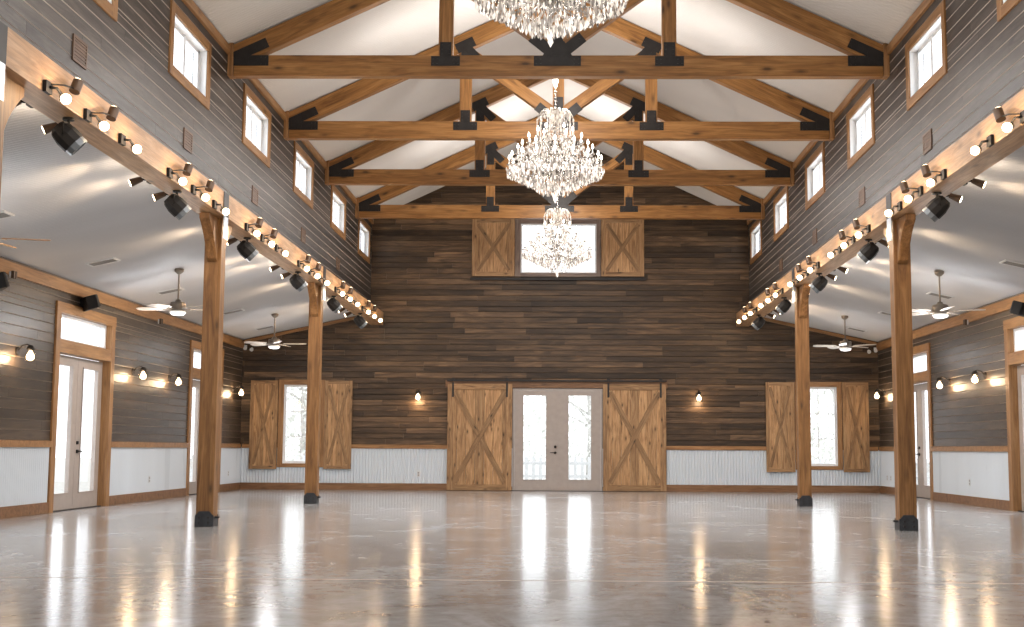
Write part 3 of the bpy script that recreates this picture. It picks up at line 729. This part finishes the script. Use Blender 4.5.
def make_par(s):
    r = empty('hanging_flood_light'); X = lambda d: -s * d
    d = V((X(.62), .30, -.62)).normalized(); c = V((0, 0, -.17))
    m = MB(); m.cone((0, 0, -.001), (0, 0, -.02), .05, .05, 14); m.cone((0, 0, -.02), (0, 0, -.05), .015, .015, 8); m.build('clamp', BLACK, r)
    m = MB(); m.tube([(0, -.11, -.17), (0, -.11, -.06), (0, 0, -.045), (0, .11, -.06), (0, .11, -.17)], .010, 6); m.build('yoke', BLACK, r)
    m = MB(); m.lathe([(.001, -.13), (.06, -.13), (.085, -.10), (.105, -.02), (.105, .07), (.095, .075)], c, 10, axis=d, smooth=False); b = m.build('housing', BLACK, r)
    m = MB(); m.lathe([(.088, .072), (.096, .074), (.096, .13), (.088, .13), (.088, .074)], c, 10, axis=d, smooth=False); m.build('shade_ring', LENS, b)
    m = MB(); m.lathe([(.001, .076), (.090, .076)], c, 10, axis=d); m.build('lens', LENS, b)
    return r
PARY = [10.73, 13.85, 17.0, 20.33, 23.6, 26.67]
for s, nm in ((-1, 'left'), (1, 'right')):
    p0 = None
    for i, y in enumerate(PARY):
        lab = 'black stage flood light, %s in the row under the %s header beam' % (ORD[i], nm); gp = 'flood lights under the %s header beam' % nm
        loc = (s * 4.17, y, ZBEAM)
        if p0 is None: p0 = make_par(s); p0.location = loc; tag(p0, lab, 'flood light', gp)
        else: dup(p0, loc, lab, gp)

def make_aspot(s):
    r = empty('aisle_spotlight'); X = lambda d: s * d
    m = MB(); m.box(*sorted((X(0), X(.025))), -.05, .05, -.03, .05); m.build('mounting_box', BLACK, r)
    m = MB(); m.tube([(X(.02), 0, .01), (X(.07), -.02, .01), (X(.11), -.05, .0)], .013, 7); m.build('swivel_arm', BLACK, r)
    m = MB(); m.cone((X(.08), -.03, .012), (X(.19), -.075, -.045), .030, .045, 12); h = m.build('lamp_head', BRONZE, r)
    m = MB(); m.cone((X(.1905), -.0752, -.0453), (X(.1925), -.076, -.0463), .038, .038, 12); m.build('bulb', BULB, h)
    return r
ASY = [10.36, 11.16, 13.45, 14.25, 17.42, 20.05, 20.88, 23.2, 26.2, 27.0]
AL = ['first', 'second', 'third', 'fourth', 'fifth', 'sixth', 'seventh', 'eighth', 'ninth', 'tenth']
AISLEPTS = []
for s, nm in ((-1, 'left'), (1, 'right')):
    p0 = None
    for i, y in enumerate(ASY):
        lab = 'small bronze spotlight facing the aisle, %s along the %s header beam' % (AL[i], nm); gp = 'aisle spotlights on the %s header beam' % nm
        loc = (s * 4.341, y, ZBEAM + .03)
        if p0 is None: p0 = make_aspot(s); p0.location = loc; tag(p0, lab, 'spotlight', gp)
        else: dup(p0, loc, lab, gp)
        AISLEPTS.append((s * 4.62, y - .08, ZBEAM - .02))

# ------------------------------------------------------------------ ceiling fans
def make_fan(s, mat):
    r = empty('ceiling_fan'); zt = za(5.9) - 3.0          # origin .. at blade height
    zt = za(5.9) - 3.09 - .012
    m = MB(); m.lathe([(.001, zt), (.075, zt - .005), (.07, zt - .05), (.03, zt - .085), (.014, zt - .09)], n=16); m.build('ceiling_mount', NICKEL, r)
    m = MB(); m.cone((0, 0, zt - .08), (0, 0, .10), .014, .014, 10); m.build('downrod', NICKEL, r)
    m = MB(); m.lathe([(.014, .15), (.04, .14), (.05, .11), (.115, .095), (.125, .06), (.12, .0), (.09, -.03), (.05, -.035), (.001, -.035)], n=20); m.build('motor_housing', NICKEL, r)
    for k in range(5):
        a = 2 * pi * k / 5 + R(11); ca, sa = cos(a), sin(a); m = MB(); n = 8
        vs = []; pitch = R(12)
        for i in range(n + 1):
            t = i / n; d = .19 + .47 * t; w = .05 + .022 * sin(pi * min(t * 1.15, 1) * .62)
            if i == n: w *= .6
            for q in (-1, 1):
                y = q * w; z = .0 + y * tan(pitch)
                vs += [(d * ca - y * sa, d * sa + y * ca, z + .004), (d * ca - y * sa, d * sa + y * ca, z - .004)]
        fs = []
        for i in range(n):
            b = 4 * i; fs += [(b, b + 4, b + 6, b + 2), (b + 1, b + 3, b + 7, b + 5), (b, b + 1, b + 5, b + 4), (b + 2, b + 6, b + 7, b + 3)]
        fs += [(0, 2, 3, 1), (4 * n, 4 * n + 1, 4 * n + 3, 4 * n + 2)]
        m.add(vs, fs); bl = m.build('blade', mat, r)
        m = MB(); m.bar((.09 * ca, .09 * sa, -.005), (.24 * ca, .24 * sa, -.012), .035, .008); m.build('blade_iron', NICKEL, bl)
    m = MB(); m.lathe([(.06, -.035), (.12, -.045), (.125, -.065), (.09, -.095), (.001, -.105)], n=20); m.build('glass_bowl', FROST, r)
    return r
FL = {(-1, 0): 'ceiling fan at the left edge, only a brown blade tip in view', (-1, 1): 'nickel ceiling fan in the left aisle above the first glazed door', (-1, 2): 'nickel ceiling fan in the left aisle close to the back wall',
      (1, 1): 'nickel ceiling fan in the right aisle beside the front post', (1, 2): 'nickel ceiling fan in the right aisle close to the back wall'}
f0 = None
for (s, i), lab in FL.items():
    f = make_fan(s, BLADEB if i == 0 else BLADE)
    f.location = (s * 5.9, (12.98, 19.72, 26.4)[i], 3.09); f.rotation_euler.z = R({(-1, 0): 4, (-1, 1): 20, (-1, 2): -8, (1, 1): 40, (1, 2): 25}[(s, i)])
    tag(f, lab, 'ceiling fan', 'ceiling fans in the aisles')

# ------------------------------------------------------------------ ceiling vents, wall vents, outlets, small devices
def make_vent(s):
    r = empty('ceiling_vent'); sl = s * -.215
    T = lambda x, y, z: (x, y, z + sl * x)
    def bx(m, x0, x1, y0, y1, z0, z1):
        b = MB().box(x0, x1, y0, y1, z0, z1); b.v = [T(*p) for p in b.v]; m.add(b.v, b.f, .5, b.gc)
    m = MB(); bx(m, -.2, .2, -.14, -.115, -.02, 0); bx(m, -.2, .2, .115, .14, -.02, 0); bx(m, -.2, -.175, -.115, .115, -.02, 0); bx(m, .175, .2, -.115, .115, -.02, 0); m.build('frame', PLATEW, r)
    m = MB(); bx(m, -.175, .175, -.115, .115, -.006, 0)
    for i in range(7): bx(m, -.175, .175, -.10 + i * .032, -.085 + i * .032, -.018, -.006)
    m.build('louvre_panel', VENT, r); return r
VP = [(-1, 6.5, 18.08, 'grey louvred vent in the left aisle ceiling above the first glazed door'), (-1, 6.55, 21.4, 'louvred vent behind the left ceiling fan rod'), (-1, 6.4, 24.95, 'louvred vent beside the front left post in the aisle ceiling'), (-1, 6.5, 28.1, 'louvred vent near the back wall in the left aisle ceiling'), (-1, 6.5, 14.5, 'louvred vent above the cut-off fan in the left aisle ceiling'),
      (1, 6.5, 18.05, 'grey louvred vent at the right edge of the aisle ceiling'), (1, 6.5, 21.75, 'louvred vent behind the right ceiling fan rod'), (1, 6.45, 24.9, 'louvred vent beside the front right post in the aisle ceiling'), (1, 6.5, 28.0, 'louvred vent near the back wall in the right aisle ceiling')]
vp = {}
for s, x, y, l in VP:
    loc = (s * x, y, za(x) - .010)
    if s not in vp: vp[s] = make_vent(s); vp[s].location = loc; tag(vp[s], l, 'vent', 'vents in the aisle ceilings')
    else: dup(vp[s], loc, l)
def make_wvent(s):
    r = empty('wooden_wall_vent'); X = lambda a, b: sorted((-s * a, -s * b))
    m = MB(); m.box(*X(0, .014), -.17, -.145, -.12, .12); m.box(*X(0, .014), .145, .17, -.12, .12); m.box(*X(0, .014), -.145, .145, -.12, -.095); m.box(*X(0, .014), -.145, .145, .095, .12); m.build('frame', W_VENT, r)
    m = MB(); m.box(*X(0, .006), -.145, .145, -.095, .095, tone=.3)
    for i in range(6): m.box(*X(.006, .012), -.145, .145, -.09 + i * .032, -.075 + i * .032, tone=.5)
    m.build('louvre_panel', W_VENT, r); return r
for s, nm in ((-1, 'left'), (1, 'right')):
    p0 = None
    for i, y in enumerate([11.38, 14.79, 18.1, 21.55, 24.95]):
        lab = 'small wooden vent in the upper %s siding below the %s high window' % (nm, ORD[i]); loc = (s * (XN - .001), y, 4.55)
        if p0 is None: p0 = make_wvent(s); p0.location = loc; tag(p0, lab, 'vent', 'wooden vents in the upper walls')
        else: dup(p0, loc, lab)
def outlet(loc, ax, lab):
    r = empty('power_outlet', loc, label=lab, cat='outlet', group='outlets in the white wainscot'); d = {'b': (0, -1), 'l': (1, 0), 'r': (-1, 0)}[ax]
    m = MB()
    if ax == 'b': m.box(-.035, .035, -.008, 0, -.058, .058)
    else: m.box(*sorted((0, d[0] * .008)), -.035, .035, -.058, .058)
    m.build('cover_plate', PLATEW, r)
    for z in (-.025, .025):
        m = MB()
        if ax == 'b': m.box(-.017, .017, -.011, -.008, z - .015, z + .015)
        else: m.box(*sorted((d[0] * .008, d[0] * .011)), -.017, .017, z - .015, z + .015)
        m.build('socket', VENT, r)
outlet((-3.19, YB - .005, .37), 'b', 'outlet in the back wainscot left of the barn doors')
outlet((-5.46, YB - .005, .26), 'b', 'outlet in the back wainscot beside the far left post')
outlet((5.60, YB - .005, .26), 'b', 'outlet in the back wainscot beside the far right post')
outlet((-XA + .006, 22.9, .376), 'l', 'outlet in the wainscot between the two left side doors')
outlet((-XA + .006, 28.3, .38), 'l', 'outlet in the wainscot in the left back corner')
outlet((XA - .006, 22.9, .40), 'r', 'outlet in the wainscot between the two right side doors')
outlet((XA - .006, 28.68, .35), 'r', 'outlet in the right back corner wainscot, nearer the back wall')
outlet((XA - .006, 28.36, .35), 'r', 'outlet in the right back corner wainscot, farther from the back wall')

# wall lamps: jar with bulb
def make_sconce(name='wall_sconce'):
    """projects along +X from the wall at x=0"""
    r = empty(name)
    m = MB(); m.cone((0, 0, .06), (.022, 0, .06), .06, .055, 16); m.build('back_plate', STEEL, r)
    m = MB(); m.tube([(.02, 0, .07), (.07, 0, .13), (.14, 0, .15), (.185, 0, .13)], .011, 7); m.build('arm', STEEL, r)
    m = MB(); m.lathe([(.012, .14), (.03, .135), (.052, .10), (.054, .075), (.04, .075)], (.185, 0, 0), 14); m.build('cap', STEEL, r)
    m = MB(); m.lathe([(.048, .078), (.058, .05), (.072, .0), (.070, -.06), (.055, -.085), (.001, -.09)], (.185, 0, 0), 16); j = m.build('glass_jar', JAR, r)
    m = MB(); m.lathe([(.014, .07), (.02, .05), (.046, .012), (.054, -.02), (.042, -.055), (.001, -.072)], (.185, 0, 0), 12); m.build('bulb', BULB, j)
    return r
SCP = []
SCO = [(-1, 17.15, 'jar wall sconce on the left wall before the first glazed door'), (-1, 21.82, 'jar wall sconce on the left wall just past the first glazed door'), (-1, 23.85, 'jar wall sconce on the left wall before the second glazed door'), (-1, 28.55, 'jar wall sconce on the left wall by the back corner'),
       (1, 21.9, 'jar wall sconce on the right wall beside the near glazed door'), (1, 23.95, 'jar wall sconce on the right wall before the far glazed door'), (1, 28.75, 'jar wall sconce on the right wall by the back corner'), (1, 17.15, 'jar wall sconce on the right wall outside the picture edge')]
s0 = None
for s, y, l in SCO[:7]:
    loc = (s * (XA - .001), y, 2.17)
    if s0 is None: s0 = make_sconce(); o = s0; o.location = loc; tag(o, l, 'wall lamp', 'jar sconces round the walls')
    else: o = dup(s0, loc, l)
    o.rotation_euler.z = 0 if s < 0 else pi
    SCP.append((s * (XA - .12), y - .14, 2.12))
for x, l in ((-3.21, 'jar wall sconce on the back wall left of the barn doors'), (3.17, 'jar wall sconce on the back wall right of the barn doors')):
    o = dup(s0, (x, YB - .001, 2.12), l); o.rotation_euler.z = -pi / 2; SCP.append((x, YB - .13, 2.0))

def speaker(s, y, z, lab):
    r = empty('wall_speaker', (s * (XA - .001), y, z), label=lab, cat='loudspeaker', group='loudspeakers over the side doors'); X = lambda d: -s * d
    m = MB(); m.box(*sorted((X(0), X(.06))), -.03, .03, -.03, .06); m.build('wall_bracket', BLACK, r)
    m = MB(); t = R(-18)
    mt = M.Translation((X(.16), -.06, -.005)) @ M.Rotation(-s * R(32), 4, 'Z') @ M.Rotation(-s * R(-18), 4, 'Y')
    m.prism([(-.09, -.20), (.06, -.24), (.09, -.20), (.09, .20), (.06, .24), (-.09, .20)], -.10, .10, 'xy'); m.v = [tuple(mt @ V(p)) for p in m.v]; b = m.build('cabinet', BLACK, r, bevel=.01)
    m = MB(); m.box(*sorted((X(.091), X(.10))), -.185, .185, -.09, .09); m.v = [tuple(mt @ V(p)) for p in m.v]; m.build('grille', plain('speaker_grille', (.10, .10, .105), .5, .2, noise=.2), b)
speaker(-1, 19.35, 3.13, 'black loudspeaker on the left wall over the first glazed door')
speaker(1, 19.75, 3.13, 'black loudspeaker on the right wall over the near glazed door')
speaker(-1, 16.15, 3.03, 'black loudspeaker cut off by the left edge of the picture')
def sensor(s, y, lab):
    r = empty('wall_mounted_sensor', (s * (XA - .046), y, 3.21), label=lab, cat='sensor', group='sensors on the side wall trim'); X = lambda d: -s * d
    m = MB(); m.box(*sorted((0, X(.02))), -.06, .06, -.04, .04); m.build('back_box', PLATEW, r)
    m = MB(); m.box(*sorted((X(.02), X(.06))), -.05, -.005, -.05, .05); m.box(*sorted((X(.02), X(.06))), .02, .055, -.05, .05); m.build('sensor_head', BRONZE, r)
sensor(-1, 23.0, 'small brown sensor on the left wall trim between the doors'); sensor(1, 22.65, 'small brown sensor on the right wall trim between the doors'); sensor(-1, 16.75, 'small brown sensor on the left wall trim at the picture edge')
def emergency(s, lab):
    r = empty('wall_mounted_emergency_light', (s * (XA - .06), YB - .06, 3.24), label=lab, cat='emergency light', group='emergency lights in the back corners')
    m = MB(); m.box(-.04, .04, 0, .04, -.02, .05); m.build('back_box', PLATEW, r)
    for q in (-1, 1):
        m = MB(); c = V((-s * .09 + q * .075, -.05, -.03 - .03 * (q == -s))); m.cone(c + V((0, .06, .03)), c, .03, .045, 12); m.build('lamp_head', PLATEW, r)
emergency(-1, 'white twin-head emergency light high in the left back corner'); emergency(1, 'white twin-head emergency light high in the right back corner')

# ------------------------------------------------------------------ outdoors
m = MB(); m.add([(-90, -40, -.12), (90, -40, -.12), (90, 120, -.12), (-90, 120, -.12)], [(0, 1, 2, 3)])
o = structure(m, 'ground_outside', plain('pale_gravel_ground', (.55, .55, .52), .9, noise=.15))
m = MB(); m.box(-3, 3, YB + .2, YB + 4, -.12, -.02); o = structure(m, 'porch_slab', plain('porch_concrete', (.62, .62, .60), .8, noise=.08))
LEAFM = plain('pale_leaf', (.80, .81, .77), .7, noise=.15); BARKM = plain('pale_bark', (.6, .58, .55), .8, noise=.3)
def tree(x, y, h, lab, seed):
    rd = random.Random(seed); r = empty('tree', (x, y, -.12), label=lab, cat='tree', group='trees outside the back wall')
    m = MB(); m.tube([(0, 0, 0), (.05, .03, h * .3), (-.05, .02, h * .6), (.02, 0, h * .9)], [.16, .13, .09, .03], 8)
    for k in range(9):
        a = rd.uniform(0, 6.28); z = h * rd.uniform(.15, .7); l = h * rd.uniform(.15, .28); m.tube([(0, 0, z), (l * .5 * cos(a), l * .5 * sin(a), z + l * .3), (l * cos(a), l * sin(a), z + l * .5)], [.05, .035, .012], 5)
    m.build('trunk', BARKM, r)
    m = MB()
    for k in range(1200):
        a = rd.uniform(0, 6.28); z = rd.uniform(.12, 1) * h; rad = h * .30 * sqrt(rd.random()) * (1.15 - abs(z / h - .45)); p = V((rad * cos(a), rad * sin(a), z)); q = rd.uniform(.07, .14)
        u = V((rd.uniform(-1, 1), rd.uniform(-1, 1), rd.uniform(-1, 1))).normalized(); w = u.orthogonal().normalized()
        m.add([p - u * q, p + w * q * .6, p + u * q, p - w * q * .6], [(0, 1, 2, 3)])
    m.build('foliage', LEAFM, r)
tree(-1.6, 41, 5.5, 'pale leafy tree outside, seen through the left glazed back door', 1); tree(1.0, 43, 6, 'pale leafy tree outside, seen through the right glazed back door', 2)
tree(-8.0, 40, 5, 'pale leafy tree outside, seen through the lower left window', 3); tree(8.6, 40, 5, 'pale leafy tree outside, seen through the lower right window', 4)
r = empty('garden_fence', (0, 37, -.12), label='white picket fence outside beyond the glazed double doors', cat='fence')
m = MB()
for z in (.25, .62): m.box(-12, 12, -.02, .02, z, z + .08)
m.build('fence_rail', WHITE, r)
m = MB()
for i in range(120): m.box(-12 + i * .2, -11.91 + i * .2, -.04, -.021, 0, .85)
m.build('picket', WHITE, r)['kind'] = 'stuff'

# ------------------------------------------------------------------ light
w = bpy.data.worlds.new('bright_overcast'); SC.world = w; w.use_nodes = True; nt = w.node_tree
bg = nt.nodes['Background']; bg.inputs[1].default_value = 2.4
tc = N(nt, 'ShaderNodeTexCoord'); sx = N(nt, 'ShaderNodeSeparateXYZ'); nt.links.new(tc.outputs['Generated'], sx.inputs[0])
nt.links.new(ramp(nt, sx.outputs[2], [(.0, (.92, .95, 1.0)), (.5, (.98, .99, 1.0)), (1., (.90, .95, 1.0))]), bg.inputs[0])
def point(name, loc, power, col, rad=.05):
    l = bpy.data.lights.new(name, 'POINT'); l.energy = power; l.color = col; l.shadow_soft_size = rad
    o = bpy.data.objects.new(name, l); COL.objects.link(o); o.location = loc; return o
def area(name, loc, rot, sx_, sy_, power, col):
    l = bpy.data.lights.new(name, 'AREA'); l.shape = 'RECTANGLE'; l.size = sx_; l.size_y = sy_; l.energy = power; l.color = col
    o = bpy.data.objects.new(name, l); COL.objects.link(o); o.location = loc; o.rotation_euler = rot; return o
WARM = (1, .70, .42); SOFT = (1, .95, .90)
for p in LIGHTPTS: point('spotlight_glow', p, 10, WARM, .04)
for p in AISLEPTS:
    point('aisle_glow', p, 5, (1, .80, .60), .04)
    l = bpy.data.lights.new('aisle_spot_beam', 'SPOT'); l.energy = 52; l.color = (1, .72, .46); l.spot_size = R(95); l.spot_blend = .8; l.shadow_soft_size = .04
    o = bpy.data.objects.new('aisle_spot_beam', l); COL.objects.link(o); o.location = p; sg = 1 if p[0] > 0 else -1
    o.rotation_euler = V((sg, -.12, -.22)).to_track_quat('-Z', 'Y').to_euler()
for p in SCP: point('sconce_glow', p, 12, WARM, .08)
for y, z, _ in CH:
    area('added_uplight', (0, y, 6.12), (pi, 0, 0), 5.0, .6, 48, SOFT)  # unseen up-facing fill, added to brighten the ceiling
    point('chandelier_fill', (-.035, y, z - .35), 26, SOFT, .15)  # unseen fill added under the chandelier, beyond its own bulbs
    point('chandelier_fill', (-.035, y, z + 1.9), 150, SOFT, .3)  # unseen fill added above the chandelier, beyond its own bulbs
for (s, i) in FL: point('fan_fill', (s * 5.9, (12.98, 19.72, 26.4)[i], 2.85), (60, 55, 24)[i], (.97, .98, 1), .2)  # unseen fill added below each fan to brighten the aisles
for y in (9.5, 13.0, 16.51, 19.93, 23.45): area('added_downlight', (0, y, 5.80), (0, 0, 0), 5.5, .14, 120 if y < 14 else 200, (1, .97, .95))  # unseen down-facing fill added over the nave, no fitting behind it
# daylight entering by the windows
DAY = (.86, .93, 1)
for s in (-1, 1):
    for y in CLER: area('window_daylight', (s * (XN + .30), y, 5.56), (0, s * pi / 2, 0), .6, 1.4, 12, DAY)
    for y in DOORY: area('door_daylight', (s * (XA + .35), y, 1.5), (0, s * pi / 2, 0), 2.6, 2.0, 26, DAY)
area('gable_daylight', (0, YB + .4, 5.56), (-pi / 2, 0, 0), 1.7, 1.1, 18, DAY)
area('door_daylight', (-.03, YB + .5, 1.2), (-pi / 2, 0, 0), 1.9, 2.2, 16, DAY)
for x in (-5.89, 5.9): area('window_daylight', (x, YB + .45, 1.5), (-pi / 2, 0, 0), .8, 1.8, 5, DAY)

# ------------------------------------------------------------------ camera
f_, t_, yaw, roll, cx_, x0_, H_ = 1281.5, .1053, -.0139, -.0049, 545.81, .0928, .95
ct, st, cw, sw, cr, sr = cos(t_), sin(t_), cos(yaw), sin(yaw), cos(roll), sin(roll)
Rt = V((cw * cr + sr * st * sw, -sw * cr + sr * st * cw, -sr * ct)); Fw = V((ct * sw, ct * cw, st)); Up = Rt.cross(Fw)
cam = bpy.data.cameras.new('camera'); co = bpy.data.objects.new('camera', cam); COL.objects.link(co)
mw = M((Rt, Up, -Fw)).transposed().to_4x4(); mw.translation = (x0_, 0, H_); co.matrix_world = mw
cam.sensor_fit = 'HORIZONTAL'; cam.sensor_width = 36; cam.lens = f_ / 1024 * 36; cam.shift_x = -(cx_ - 512) / 1024
cam.clip_start = .05; cam.clip_end = 300
SC.camera = co
SC.view_settings.view_transform = 'Standard'
SC.view_settings.look = 'None'
SC.view_settings.exposure = -.15
